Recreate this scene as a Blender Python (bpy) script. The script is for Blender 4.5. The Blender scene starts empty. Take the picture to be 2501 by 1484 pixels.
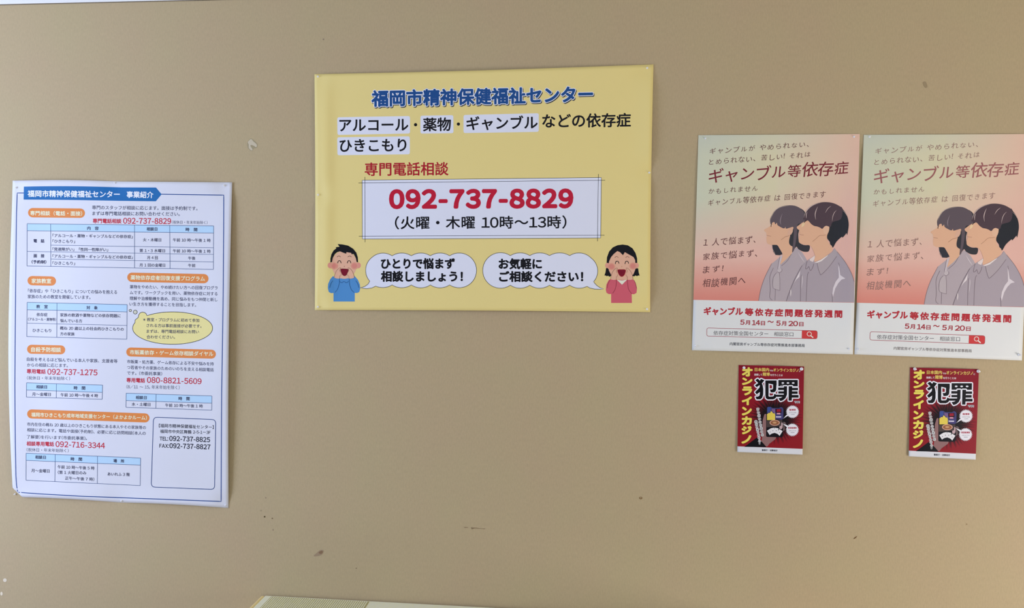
# -*- coding: utf-8 -*-
import bpy, bmesh, math, random
from mathutils import Vector, Matrix
from mathutils.geometry import tessellate_polygon
random.seed(7)
sc = bpy.context.scene
C = sc.collection

# ------------------------------------------------------------------ camera
W, H, F = 2501.0, 1484.0, 1763.5
YAW, PITCH, ROLL = 0.0886, -0.0293, 0.0130
CAM = Vector((0.0, -1.778, 1.6))
def cam_axes():
    cy, sy, cp, sp = math.cos(YAW), math.sin(YAW), math.cos(PITCH), math.sin(PITCH)
    f = Vector((-sy*cp, cy*cp, sp)); r = Vector((cy, sy, 0)); u = r.cross(f)
    c, s = math.cos(ROLL), math.sin(ROLL)
    return c*r + s*u, -s*r + c*u, f
RX, UX, FX = cam_axes()
cd = bpy.data.cameras.new('camera'); cam = bpy.data.objects.new('camera', cd); C.objects.link(cam)
cd.sensor_width = 36.0; cd.lens = F/W*36.0; cd.clip_start = 0.02; cd.clip_end = 50
m = Matrix((RX, UX, -FX)).transposed().to_4x4(); m.translation = CAM
cam.matrix_world = m
sc.camera = cam

# ------------------------------------------------------------------ light
sc.view_settings.view_transform = 'Standard'; sc.view_settings.look = 'None'
sc.view_settings.exposure = 0.0; sc.view_settings.gamma = 1.0
sc.view_settings.use_curve_mapping = False
wd = bpy.data.worlds.new('world'); sc.world = wd; wd.use_nodes = True
bg = wd.node_tree.nodes['Background']
bg.inputs[0].default_value = (0.86, 0.90, 1.0, 1); bg.inputs[1].default_value = 0.10
def area(name, loc, target, sx, sy, power, col):
    l = bpy.data.lights.new(name, 'AREA'); l.shape = 'RECTANGLE'; l.size = sx; l.size_y = sy
    l.energy = power; l.color = col
    o = bpy.data.objects.new(name, l); C.objects.link(o); o.location = loc
    o.rotation_euler = (Vector(target) - Vector(loc)).to_track_quat('-Z', 'Y').to_euler()
    return o
area('window_light_left', (-2.75, -1.15, 1.45), (-1.0, -0.25, 1.35), 1.2, 1.5, 56, (0.54, 0.64, 1.0))
area('window_light_right', (2.4, -1.3, 0.7), (1.6, -0.1, 0.9), 1.0, 0.9, 33, (0.97, 0.93, 1.0))
area('ceiling_light', (0, -2.6, 2.28), (0, -0.4, 1.6), 1.6, 0.6, 17.5, (0.63, 0.70, 1.0))

# ------------------------------------------------------------------ helpers
def pxdir(px, py):
    return FX*F + RX*(px - W/2) + UX*(H/2 - py)
def wall_at(px, py, h=0.0):
    """point of the wall (plane y = -h, h metres in front of it) that a pixel of the photograph looks at"""
    d = pxdir(px, py); t = (-h - CAM.y)/d.y
    return CAM + d*t
LIGHT = [0.75, 0.78, 0.90]          # how bright white paper looks at the place a colour was read from the photograph
def lin(c):
    c = c/255.0
    return c/12.92 if c <= 0.04045 else ((c + 0.055)/1.055)**2.4
def col(rgb):
    return tuple(min(0.88, lin(v)/k) for v, k in zip(rgb, LIGHT))

def mat(name, rgb=None, rough=0.6, spec=0.4, attr=False):
    mt = bpy.data.materials.new(name); mt.use_nodes = True
    p = mt.node_tree.nodes['Principled BSDF']
    p.inputs['Roughness'].default_value = rough
    p.inputs['Specular IOR Level'].default_value = spec
    if attr:
        a = mt.node_tree.nodes.new('ShaderNodeAttribute'); a.attribute_name = 'ink'
        mt.node_tree.links.new(a.outputs['Color'], p.inputs['Base Color'])
    elif rgb:
        p.inputs['Base Color'].default_value = (*col(rgb), 1)
    return mt
def tag(o, label=None, cat=None, group=None, kind=None):
    if label: o['label'] = label
    if cat: o['category'] = cat
    if group: o['group'] = group
    if kind: o['kind'] = kind
    return o
def link_mesh(name, verts, faces, mt, parent=None, origin=Vector((0, 0, 0)), colors=None, smooth=False):
    me = bpy.data.meshes.new(name); me.from_pydata([tuple(Vector(v) - origin) for v in verts], [], faces)
    me.update(); me.materials.append(mt)
    if colors is not None:
        at = me.attributes.new('ink', 'FLOAT_COLOR', 'POINT')
        flat = [x for c in colors for x in (c[0], c[1], c[2], 1.0)]
        at.data.foreach_set('color', flat)
    if smooth:
        me.polygons.foreach_set('use_smooth', [True]*len(me.polygons))
    o = bpy.data.objects.new(name, me); C.objects.link(o)
    if parent: o.parent = parent
    elif origin.length > 0: o.location = origin
    return o
def box(lo, hi):
    x0, y0, z0 = lo; x1, y1, z1 = hi
    v = [(x0,y0,z0),(x1,y0,z0),(x1,y1,z0),(x0,y1,z0),(x0,y0,z1),(x1,y0,z1),(x1,y1,z1),(x0,y1,z1)]
    f = [(0,3,2,1),(4,5,6,7),(0,1,5,4),(1,2,6,5),(2,3,7,6),(3,0,4,7)]
    return v, f
def bevel_box(name, lo, hi, mt, parent=None, origin=Vector((0,0,0)), r=0.004):
    v, f = box(lo, hi); o = link_mesh(name, v, f, mt, parent, origin)
    if r:
        b = o.modifiers.new('bevel', 'BEVEL'); b.width = r; b.segments = 3
    return o

# ------------------------------------------------------------------ setting
def wall_material():
    mt = mat('wall_cloth', (170, 151, 117), 0.72, 0.25)
    nt = mt.node_tree; N = nt.nodes; L = nt.links; p = N['Principled BSDF']
    tc = N.new('ShaderNodeTexCoord'); mp = N.new('ShaderNodeMapping'); L.new(tc.outputs['Object'], mp.inputs['Vector'])
    mp.inputs['Scale'].default_value = (1, 1, 0.35)
    n1 = N.new('ShaderNodeTexNoise'); n1.inputs['Scale'].default_value = 320; n1.inputs['Detail'].default_value = 3
    L.new(mp.outputs[0], n1.inputs['Vector'])
    n2 = N.new('ShaderNodeTexNoise'); n2.inputs['Scale'].default_value = 5; n2.inputs['Detail'].default_value = 3
    L.new(tc.outputs['Object'], n2.inputs['Vector'])
    base = (0.51, 0.40, 0.22)
    m1 = N.new('ShaderNodeMix'); m1.data_type = 'RGBA'
    m1.inputs['A'].default_value = (*[c*0.88 for c in base[:3]], 1); m1.inputs['B'].default_value = (*[min(1, c*1.12) for c in base[:3]], 1)
    L.new(n1.outputs['Fac'], m1.inputs['Factor'])
    m2 = N.new('ShaderNodeMix'); m2.data_type = 'RGBA'; m2.blend_type = 'MULTIPLY'; m2.inputs['Factor'].default_value = 1
    cr = N.new('ShaderNodeValToRGB'); cr.color_ramp.elements[0].position = 0.3; cr.color_ramp.elements[1].position = 0.7
    cr.color_ramp.elements[0].color = (0.985, 1.0, 0.96, 1); cr.color_ramp.elements[1].color = (1.0, 0.965, 0.97, 1)
    L.new(n2.outputs['Fac'], cr.inputs[0]); L.new(m1.outputs['Result'], m2.inputs['A']); L.new(cr.outputs[0], m2.inputs['B'])
    L.new(m2.outputs['Result'], p.inputs['Base Color'])
    b = N.new('ShaderNodeBump'); b.inputs['Strength'].default_value = 0.22; b.inputs['Distance'].default_value = 0.0012
    L.new(n1.outputs['Fac'], b.inputs['Height']); L.new(b.outputs[0], p.inputs['Normal'])
    return mt
M_wall = wall_material()
ZC = 2.3095
v, f = box((-4.2, 0.0, 0.0), (4.2, 0.1, ZC + 0.10))
wall = tag(link_mesh('wall_back', v, f, M_wall), kind='structure')
M_white = mat('ceiling_paint', (214, 216, 216), 0.6, 0.3)
M_trim = mat('trim_paint', (220, 222, 222), 0.5, 0.3)
v, f = box((-4.2, -0.0035, ZC - 0.0022), (4.2, 0.0, ZC + 0.10))
tag(link_mesh('trim_1', v, f, M_trim), kind='structure')
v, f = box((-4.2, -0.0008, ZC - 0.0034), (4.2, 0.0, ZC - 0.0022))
tag(link_mesh('trim_shadow', v, f, mat('shadow_line', (84, 74, 58), 0.8, 0.1)), kind='structure')  # dark strip standing in for the thin shadow gap below the trim
v, f = box((-4.2, -4.6, ZC + 0.10), (4.2, 0.1, ZC + 0.15))
tag(link_mesh('ceiling', v, f, M_white), kind='structure')
M_floor = mat('floor_vinyl', (176, 168, 150), 0.45, 0.4)
v, f = box((-4.2, -4.6, -0.05), (4.2, 0.1, 0.0))
tag(link_mesh('floor', v, f, M_floor), kind='structure')
M_skirt = mat('baseboard_wood', (110, 84, 60), 0.5, 0.4)
v, f = box((-4.2, -0.012, 0.0), (4.2, 0.0, 0.07))
tag(link_mesh('baseboard_back', v, f, M_skirt), kind='structure')

# marks on the wall: peeled patch, stains and specks, thin flat pieces on the wallpaper
def blob_px(pts, n=10):
    out = []
    k = len(pts)
    for i in range(k):
        p0, p1, p2, p3 = pts[i-1], pts[i], pts[(i+1) % k], pts[(i+2) % k]
        for j in range(n):
            t = j/n
            out.append(tuple(0.5*((2*p1[a]) + (-p0[a]+p2[a])*t + (2*p0[a]-5*p1[a]+4*p2[a]-p3[a])*t*t + (-p0[a]+3*p1[a]-3*p2[a]+p3[a])*t**3) for a in (0, 1)))
    return out
def wall_mark(name, pts, rgb, h=0.0003, smooth=True, label=None):
    q = blob_px(pts, 4) if smooth else pts
    vs = [wall_at(x, y, h) for x, y in q]
    tri = tessellate_polygon([vs])
    o = link_mesh(name, vs, [tuple(t) for t in tri], mat('mark_' + name, rgb, 0.8, 0.1), wall)
    if label: o['label'] = label
    return o
def cp(pts, ox, oy, s): return [(x/s + ox, y/s + oy) for x, y in pts]
wall_mark('peel_rim', cp([(665,470),(745,530),(850,640),(825,750),(740,770),(700,830),(640,835),(560,745),(545,600),(590,520)], 560, 300, 12.365), (147,138,113), 0.0002)
wall_mark('peeled_patch', cp([(665,490),(730,560),(830,655),(815,735),(740,690),(660,665),(640,700),(700,790),(690,830),(640,815),(590,750),(585,650),(560,580),(610,520)], 560, 300, 12.365), (182,174,155), 0.0004, label='pale peeled patch of wallpaper')
for x, y, rx, ry, c in ((12, 1416, 4.5, 4.5, (205,196,180)), (3.7, 1449, 3, 4.5, (208,198,180)), (646.3, 1261.3, 2, 2, (88,76,50)), (665, 1265.3, 1.8, 1.8, (122,105,82)),
                        (649, 1215, 1.7, 2, (145,130,108)), (637.5, 1246.5, 1.6, 1.6, (142,130,105)), (667, 1293.5, 1.6, 1.8, (138,122,103)),
                        (2361, 1279.5, 1.8, 1.6, (140,120,92)), (870, 1387, 1.4, 1.4, (120,106,84)), (790, 96, 2, 2, (135,122,105))):
    wall_mark('speck', [(x + rx*math.cos(a*math.pi/4), y + ry*math.sin(a*math.pi/4)) for a in range(8)], c, 0.0003)
wall_mark('stain', cp([(300,805),(340,765),(375,740),(410,745),(395,785),(350,805)], 700, 1180, 4.547), (146,128,107))
wall_mark('stain', cp([(355,770),(380,748),(403,755),(385,782)], 700, 1180, 4.547), (126,102,80), 0.0005)
wall_mark('stain', cp([(960,570),(1010,545),(1045,580),(1070,660),(1030,690),(985,640)], 2150, 140, 9.276), (143,129,104))
wall_mark('scuff', [(2084.5,1315.5),(2087,1312),(2092.8,1308.6),(2092,1311),(2088,1314.5)], (105,78,50))
wall_mark('scuff', [(1132,1286.5),(1143,1287),(1143,1288),(1136,1288.4)], (122,103,80), smooth=False)
wall_mark('scuff', [(1150,1287.2),(1165,1288.2),(1175,1290.2),(1186,1290),(1183,1291.6),(1160,1289.6),(1152,1292)], (125,108,84), smooth=False)
ring = []
for a in range(12): ring.append((1565 + 3.9*math.cos(a*math.pi/6), 1215.6 + 3.0*math.sin(a*math.pi/6)))
wall_mark('nail_hole', ring, (112,88,58), 0.0003)
wall_mark('speck', [(1565 + 1.8*math.cos(a*math.pi/4), 1215.2 + 1.3*math.sin(a*math.pi/4)) for a in range(8)], (165,148,116), 0.0005)

# ------------------------------------------------------------------ glyph engine
_cache = {}
def glyph(ch):
    """outline of one character as (verts, triangles, advance), em = 1"""
    if ch in _cache: return _cache[ch]
    wide = ch
    o = ord(ch)
    if 0x21 <= o <= 0x7e: wide = chr(o + 0xFEE0)
    if ch in ' \u3000':
        _cache[ch] = ([], [], 0.35 if ch == ' ' else 1.0); return _cache[ch]
    cu = bpy.data.curves.new('glyph', 'FONT'); cu.body = wide; cu.size = 1; cu.resolution_u = 4
    ob = bpy.data.objects.new('glyph', cu); C.objects.link(ob)
    bpy.context.view_layer.update()
    dg = bpy.context.evaluated_depsgraph_get()
    me = bpy.data.meshes.new_from_object(ob.evaluated_get(dg))
    vs = [(v.co.x, v.co.y) for v in me.vertices]; fs = [tuple(p.vertices) for p in me.polygons]
    bpy.data.objects.remove(ob); bpy.data.curves.remove(cu); bpy.data.meshes.remove(me)
    adv = 1.0
    if 0x21 <= o <= 0x7e and vs:
        x0 = min(v[0] for v in vs); x1 = max(v[0] for v in vs)
        if ch.isdigit(): adv = 0.56; sh = adv/2 - (x0 + x1)/2
        elif ch == '-': adv = 0.36; k = 0.28/(x1-x0); vs = [((v[0]-x0)*k + 0.04, (v[1]-0.38)*1.0 + 0.28) for v in vs]; sh = 0
        else: adv = x1 - x0 + 0.10; sh = 0.05 - x0
        vs = [(v[0] + sh, v[1]) for v in vs]
    _cache[ch] = (vs, fs, adv)
    return _cache[ch]

# ------------------------------------------------------------------ posters
M_print = mat('printed_paper', None, 0.5, 0.2, attr=True)
M_ink = mat('printed_ink', None, 0.5, 0.16, attr=True)

def homog(src, dst):
    """3x3 homography taking four src points to four dst points"""
    A = []; B = []
    for (x, y), (X, Y) in zip(src, dst):
        A.append([x, y, 1, 0, 0, 0, -X*x, -X*y]); B.append(X)
        A.append([0, 0, 0, x, y, 1, -Y*x, -Y*y]); B.append(Y)
    n = 8
    for i in range(n):
        p = max(range(i, n), key=lambda r: abs(A[r][i])); A[i], A[p] = A[p], A[i]; B[i], B[p] = B[p], B[i]
        for r in range(n):
            if r != i and A[r][i]:
                k = A[r][i]/A[i][i]
                A[r] = [a - k*b for a, b in zip(A[r], A[i])]; B[r] -= k*B[i]
    h = [B[i]/A[i][i] for i in range(n)] + [1]
    return h
def happly(h, x, y):
    w = h[6]*x + h[7]*y + h[8]
    return (h[0]*x + h[1]*y + h[2])/w, (h[3]*x + h[4]*y + h[5])/w
UNIT = [(0, 0), (1, 0), (1, 1), (0, 1)]

class Poster:
    """a sheet on the wall. content is measured on the photograph (pixels of the model copy), kept as
    positions on the sheet (u, v) and laid onto the curved sheet of each copy"""
    def __init__(s, name, quad, size, cell, height, label, cat, group=None, warp=None, pins=(), model=None, base=(200, 200, 210), shade=None, sheet_label=None, corner=None):
        s.quad = quad; s.size = size; s.warp = warp; s.hf = height
        s.Huv = homog(UNIT, quad); s.Hin = homog(quad, UNIT)
        s.model = model or s
        s.nu = max(4, round(size[0]/cell)); s.nv = max(4, round(size[1]/cell))
        s.pins = [s.px2uv(*p) for p in pins]
        c = happly(s.Huv, 0.5, 0.5)
        s.origin = wall_at(*c, 0.0)
        s.root = bpy.data.objects.new(name, None); C.objects.link(s.root); s.root.location = s.origin
        s.root.empty_display_size = 0.05
        tag(s.root, label, cat, group)
        s.lvl = 0
        vs = []; cs = []
        for j in range(s.nv + 1):
            for i in range(s.nu + 1):
                u, v = i/s.nu, j/s.nv
                uu, vv = u, v
                if corner: uu, vv = corner(u, v)
                vs.append(s.P(uu, vv, 0)); cs.append(col(shade(u, v)) if shade else col(base))
        fs = []
        for j in range(s.nv):
            for i in range(s.nu):
                a = j*(s.nu+1) + i; b = a + s.nu + 1
                fs.append((a, b, b+1)); fs.append((a, b+1, a+1))
        s.sheet = link_mesh('sheet', vs, fs, M_print, s.root, s.origin, cs, True)
        sm = s.sheet.modifiers.new('thickness', 'SOLIDIFY'); sm.thickness = 0.0003; sm.offset = -1
    def px2uv(s, px, py):
        u, v = happly(s.Hin, px, py)
        if s.warp:
            for _ in range(4):
                dx, dy = s.warp(u, v); u, v = happly(s.Hin, px - dx, py - dy)
        return u, v
    def h(s, u, v):
        k = 1.0
        for a, b in s.pins:
            d2 = ((u-a)*s.size[0])**2 + ((v-b)*s.size[1])**2
            if d2 < 0.01: k *= 1 - math.exp(-d2/0.028**2)
        return 0.0009 + s.hf(u, v)*k
    def P(s, u, v, lift):
        px, py = happly(s.Huv, u, v)
        if s.warp:
            dx, dy = s.warp(u, v); px += dx; py += dy
        return wall_at(px, py, s.h(u, v) + lift)
    def mpx(s, p):                      # pixels of the model copy -> (u, v) of the sheet
        return s.model.px2uv(*p)
    def part(s, name, parent=None, label=None, kind=None):
        return Part(s, name, parent, label, kind)

def lift_of(level): return 0.00012 + 0.00005*level

class Part:
    def __init__(s, poster, name, parent, label, kind):
        s.p = poster; s.name = name; s.parent = parent; s.label = label; s.kind = kind
        s.v = []; s.f = []; s.c = []; s.obj = None
    def add(s, uvs, faces, lift, colors):
        b = len(s.v)
        for (u, v) in uvs: s.v.append(s.p.P(u, v, lift))
        s.f += [tuple(i + b for i in f) for f in faces]
        s.c += colors if isinstance(colors, list) else [colors]*len(uvs)
    def poly(s, pts, rgb, level=0, smooth=0, grad=None, thin=False):
        """filled outline, cut along the grid of the sheet so that it follows its curve"""
        q = blob_px(pts, smooth) if smooth else pts
        uv = [s.p.mpx(p) for p in q]
        w, hh = s.p.size; cu, cv = w/s.p.nu, hh/s.p.nv
        co = [Vector((u*w, v*hh, 0)) for u, v in uv]
        tri = tessellate_polygon([co])
        bm = bmesh.new(); bv = [bm.verts.new(c) for c in co]
        for t in tri:
            try: bm.faces.new([bv[i] for i in t])
            except ValueError: pass
        xs = [c.x for c in co]; ys = [c.y for c in co]
        if not thin or max(xs)-min(xs) > 1.5*cu or max(ys)-min(ys) > 1.5*cv:
            step = 1 if (max(xs)-min(xs))*(max(ys)-min(ys)) > 4*cu*cv or thin else 1
            for ax, lo, hi, cc, no in ((0, min(xs), max(xs), cu, (1, 0, 0)), (1, min(ys), max(ys), cv, (0, 1, 0))):
                i = math.ceil(lo/cc + 1e-6)
                while i*cc < hi:
                    pt = (i*cc, 0, 0) if ax == 0 else (0, i*cc, 0)
                    bmesh.ops.bisect_plane(bm, geom=bm.verts[:] + bm.edges[:] + bm.faces[:], plane_co=pt, plane_no=no, dist=1e-7)
                    i += 1
        bm.verts.index_update()
        uvs = [(b.co.x/w, b.co.y/hh) for b in bm.verts]
        fs = [tuple(b.index for b in fc.verts) for fc in bm.faces]
        bm.free()
        cs = [col(grad(u, v)) for u, v in uvs] if grad else col(rgb)
        s.add(uvs, fs, lift_of(level), cs)
        return s
    def line(s, pts, wpx, rgb, level=0, smooth=0, closed=False, taper=False):
        q = pts
        if smooth:
            if closed: q = blob_px(pts, smooth)
            else:
                e = [pts[0]] + list(pts) + [pts[-1]]; q = []
                for i in range(1, len(e)-2):
                    for j in range(smooth):
                        t = j/smooth; p0, p1, p2, p3 = e[i-1], e[i], e[i+1], e[i+2]
                        q.append(tuple(0.5*((2*p1[a]) + (-p0[a]+p2[a])*t + (2*p0[a]-5*p1[a]+4*p2[a]-p3[a])*t*t + (-p0[a]+3*p1[a]-3*p2[a]+p3[a])*t**3) for a in (0, 1)))
                q.append(tuple(pts[-1]))
        # long straight runs are cut into short pieces so that they follow the sheet
        out = []
        n = len(q); last = n if closed else n-1
        for i in range(last):
            a, b = q[i], q[(i+1) % n]; L = math.hypot(b[0]-a[0], b[1]-a[1]); k = max(1, int(L/6))
            for j in range(k): out.append((a[0]+(b[0]-a[0])*j/k, a[1]+(b[1]-a[1])*j/k))
        if not closed: out.append(q[-1])
        n = len(out); uvs = []; fs = []
        for i in range(n):
            a = out[i-1] if (i or closed) else out[0]; b = out[(i+1) % n] if (i < n-1 or closed) else out[-1]
            dx, dy = b[0]-a[0], b[1]-a[1]; L = math.hypot(dx, dy) or 1
            ww = wpx/2
            if taper: ww *= max(0.12, math.sin(math.pi*i/(n-1)))
            nx, ny = -dy/L*ww, dx/L*ww
            uvs += [s.p.mpx((out[i][0]+nx, out[i][1]+ny)), s.p.mpx((out[i][0]-nx, out[i][1]-ny))]
        for i in range(n if closed else n-1):
            j = (i+1) % n; fs.append((2*i, 2*i+1, 2*j+1, 2*j))
        s.add(uvs, fs, lift_of(level), col(rgb))
        return s
    def shape(s, vs, fs, rgb, level, r=0, copies=8, dx=0, dy=0):
        """triangles in model pixels, thickened by r pixels (copies set round a circle, each a hair above the last)"""
        offs = [(0, 0)] if r == 0 else [(r*math.cos(2*math.pi*k/copies), r*math.sin(2*math.pi*k/copies)) for k in range(copies)] + ([(0.0, 0.0)] if r > 1.2 else [])
        for k, (ox, oy) in enumerate(offs):
            s.add([s.p.mpx((x+ox+dx, y+oy+dy)) for x, y in vs], fs, lift_of(level) + 0.000004*k, col(rgb))
    def text(s, st, x0, y0, x1, y1, rgb, em=None, bold=0.0, level=0, by=0.08, up=None, shear=0.0, jit=0.0, copies=4, dx=0, dy=0, rnd=None, track=0.0):
        """st with its ink from x0 to x1; y0, y1 = foot of the characters at both ends; em in pixels"""
        gl = []; x = 0.0
        rr = random.Random(rnd or len(st))
        for ch in st:
            vs, fs, adv = glyph(ch)
            if vs:
                if jit:
                    a = rr.uniform(-jit, jit)*0.5; k = 1 + rr.uniform(-jit, jit); oy = rr.uniform(-jit, jit)*0.4
                    vs = [(0.5+((vx-0.5)*math.cos(a)-(vy-0.38)*math.sin(a))*k, 0.38+oy+((vx-0.5)*math.sin(a)+(vy-0.38)*math.cos(a))*k) for vx, vy in vs]
                gl.append(([(vx + x, vy) for vx, vy in vs], fs))
            x += adv + track
        xs = [v[0] for g in gl for v in g[0]]; mn, mx = min(xs), max(xs)
        if em is None: em = math.hypot(x1-x0, y1-y0)/(mx-mn)
        ux, uy = up or (0.012, -1.0)
        for vs, fs in gl:
            out = []
            for vx, vy in vs:
                t = (vx - mn)/(mx-mn); e = (vy + by)*em
                out.append((x0 + (x1-x0)*t + ux*e + shear*e, y0 + (y1-y0)*t + uy*e))
            s.shape(out, fs, rgb, level, bold*em, copies, dx, dy)
        return s
    def done(s):
        par = s.parent.obj if isinstance(s.parent, Part) else (s.parent or s.p.root)
        s.obj = link_mesh(s.name, s.v, s.f, M_ink, par, s.p.origin, s.c)
        if s.label: s.obj['label'] = s.label
        if s.kind: s.obj['kind'] = s.kind
        return s

class Crop:
    def __init__(s, ox, oy, k): s.ox, s.oy, s.k = ox, oy, k
    def __call__(s, *pts): return [(x/s.k + s.ox, y/s.k + s.oy) for x, y in pts]
    def x(s, v): return v/s.k + s.ox
    def y(s, v): return v/s.k + s.oy
def rrect(tl, tr, br, bl, r, n=5):
    """rounded quadrilateral outline"""
    out = []; q = [tl, tr, br, bl]
    for i in range(4):
        p0, p1, p2 = q[i-1], q[i], q[(i+1) % 4]
        a = Vector(p0)-Vector(p1); b = Vector(p2)-Vector(p1)
        ra = min(r, a.length/2); rb = min(r, b.length/2); a.normalize(); b.normalize()
        A = Vector(p1)+a*ra; B = Vector(p1)+b*rb
        for j in range(n+1):
            t = j/n; p = A*(1-t)**2 + Vector(p1)*2*t*(1-t) + B*t*t; out.append((p.x, p.y))
    return out
def ell(cx, cy, rx, ry, n=32, a0=0, a1=2*math.pi):
    return [(cx + rx*math.cos(a0+(a1-a0)*i/n), cy + ry*math.sin(a0+(a1-a0)*i/n)) for i in range(n)]

LIGHT[:] = [0.78, 0.84, 1.10]
# ================================================================== 1. white A1 information poster
INK = (52, 56, 88); RED = (176, 34, 58); ORANGE = (206, 128, 66); CREAM = (246, 226, 206); HEAD = (168, 202, 242); WHT = (200, 206, 231)
def warp_info(u, v):
    e = math.exp(-(u/0.22)**2)
    dx = -11.0*math.sin(math.pi*min(1, v**1.15))*e - 4.0*math.sin(math.pi*v)*math.exp(-((1-u)/0.25)**2)
    dy = -2.5*math.sin(math.pi*min(1, u/0.5))*math.exp(-(v/0.05)**2) - 2.0*abs(math.sin(2*math.pi*u))*math.exp(-((1-v)/0.05)**2)
    return dx, dy
def h_info(u, v):
    l = 0.0075*math.exp(-(u/0.09)**2)*(0.55+0.45*math.sin(math.pi*v))
    r = 0.0070*math.exp(-((1-u)/0.10)**2)*(0.5 + 0.5*math.sin(math.pi*v))
    t = 0.0050*math.exp(-(v/0.035)**2)*abs(math.sin(2*math.pi*u + 0.1))
    b = 0.0055*math.exp(-((1-v)/0.045)**2)*abs(math.sin(2*math.pi*u + 0.1))
    mid = 0.0022*(1-math.cos(2*math.pi*(u*1.5+0.12*v)))*math.sin(math.pi*v)
    return 0.0012 + l + r + t + b + mid
def corner_info(u, v):
    d = math.hypot((1-v)*23, u*17)     # lower left corner rolled under
    k = max(0.0, 1 - (u/0.045 + (1-v)/0.03)) if (u/0.045 + (1-v)/0.03) < 1 else 0.0
    return u + 0.022*k, v - 0.014*k
P1 = Poster('information_poster', [(31, 441), (567, 445), (558, 1240), (32, 1213)], (0.594, 0.841), 0.0085, h_info,
            'white information poster with orange headings and blue ruled timetables, pinned low on the wall', 'poster', warp=warp_info,
            pins=[(40, 458), (548, 453), (281, 446), (36, 1206), (296, 1224), (551, 1234)], base=WHT, corner=corner_info)
A = Crop(0, 420, 4.168); B = Crop(0, 660, 4.168); D = Crop(0, 900, 4.1217)
UPL = (0.012, -1.0)
def T(part, cr, st, x0, x1, y0, y1, rgb=INK, em=None, bold=0.010, **k):
    part.text(st, cr.x(x0), cr.y(y0), cr.x(x1), cr.y(y1), rgb, em=(em/cr.k if em else None), bold=bold, **k)
fr = P1.part('border_line')
NAVY = (28, 66, 140)
fr.line([(58, 471), (42, 471), (40.3, 520), (39.3, 600), (38, 700), (37, 820), (36.3, 940), (36.6, 1000), (37.4, 1090), (38.8, 1160), (40.6, 1185), (43.4, 1201.5), (90, 1205), (194, 1211), (540, 1224), (540.6, 1100), (541.5, 950), (543.2, 840), (545.3, 700), (546.4, 560), (546.6, 476.3), (394, 474)], 2.0, NAVY, 0)
fr.done()
bn = P1.part('heading_banner')
bn.poly(A((243,148),(1588,157),(1645,226),(1586,297),(240,280)), (22, 98, 172), 0).done()
t = P1.part('lettering', bn, 'white lettering')
T(t, A, '福岡市精神保健福祉センター', 282, 1218, 252, 259, (222, 230, 244), em=72, bold=0.028, level=3)
T(t, A, '事業紹介', 1290, 1560, 260, 264, (222, 230, 244), em=70, bold=0.028, level=3)
t.done()
def pill(cr, x0, x1, ya, yb, h, st, tx0, tx1, tya, tyb, bold=0.022, em=None):
    p = P1.part('section_heading', label='orange heading capsule')
    r = h/2; n = 9
    pts = ell(x0+r, ya, r, r, n, math.pi/2, 3*math.pi/2 + math.pi/n*1.0)
    pts += ell(x1-r, yb, r, r, n, -math.pi/2, math.pi/2 + math.pi/n)
    p.poly(cr(*pts), ORANGE, 0).done()
    t = P1.part('lettering', p)
    T(t, cr, st, tx0, tx1, tya, tyb, CREAM, bold=bold, level=3, em=em); t.done()
pill(A, 285, 865, 413, 418, 96, '専門相談（電話・面接）', 308, 835, 440, 445, em=50)
pill(B, 280, 570, 104, 108, 95, '家族教室', 322, 520, 130, 132)
pill(B, 1295, 2123, 70, 84, 95, '薬物依存症者回復支援プログラム', 1330, 2085, 95, 108)
pill(B, 275, 664, 802, 808, 92, '自殺予防相談', 318, 620, 828, 832)
pill(B, 1285, 2198, 830, 852, 92, '市販薬依存・ゲーム依存相談ダイヤル', 1322, 2170, 855, 873)
pill(D, 273, 1505, 455, 495, 92, '福岡市ひきこもり成年地域支援センター（よかよかルーム）', 315, 1478, 482, 515, em=46)

t = P1.part('introduction_lettering')
T(t, A, '専門のスタッフが相談に応じます。面接は予約制です。', 938, 2010, 380, 390, em=44)
T(t, A, 'まずは専門電話相談にお問い合わせください。', 940, 1830, 440, 447, em=44); t.done()
t = P1.part('telephone_lettering', label='red telephone line')
T(t, A, '専門電話相談', 945, 1235, 519, 522, RED, em=50, bold=0.03)
T(t, A, '092-737-8829', 1255, 1740, 523, 527, RED, em=76, bold=0.018, by=0.0, track=0.07)
T(t, A, '(祝休日・年末年始除く)', 1750, 2112, 526, 530, INK, em=36, bold=0.0); t.done()

def table(cr, tl, tr, br, bl, cols, rows, texts, head):
    """ruled table: cols = (x top, x bottom), rows = (x0, x1, y0, y1) inner rules"""
    g = P1.part('timetable', label='blue headed timetable')
    g.poly(cr(tl, tr, head[1], head[0]), HEAD, 0)
    g.done()
    l = P1.part('table_rule', g)
    LN = (62, 84, 130)
    for a, b in ((tl, tr), (tr, br), (br, bl), (bl, tl), (head[0], head[1])): l.line(cr(a, b), 1.1, LN, 1)
    for a, b in cols: l.line(cr(a, b), 1.1, LN, 1)
    for a, b in rows: l.line(cr(a, b), 1.0, LN, 1)
    l.done()
    for it in texts:
        t = P1.part('cell_lettering', g)
        st, x0, x1, y0, y1 = it[:5]
        T(t, cr, st, x0, x1, y0, y1, INK, level=3, bold=(0.028 if len(it) > 5 and it[5] == 'b' else 0.010), em=(it[6] if len(it) > 6 else 38)); t.done()
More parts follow.
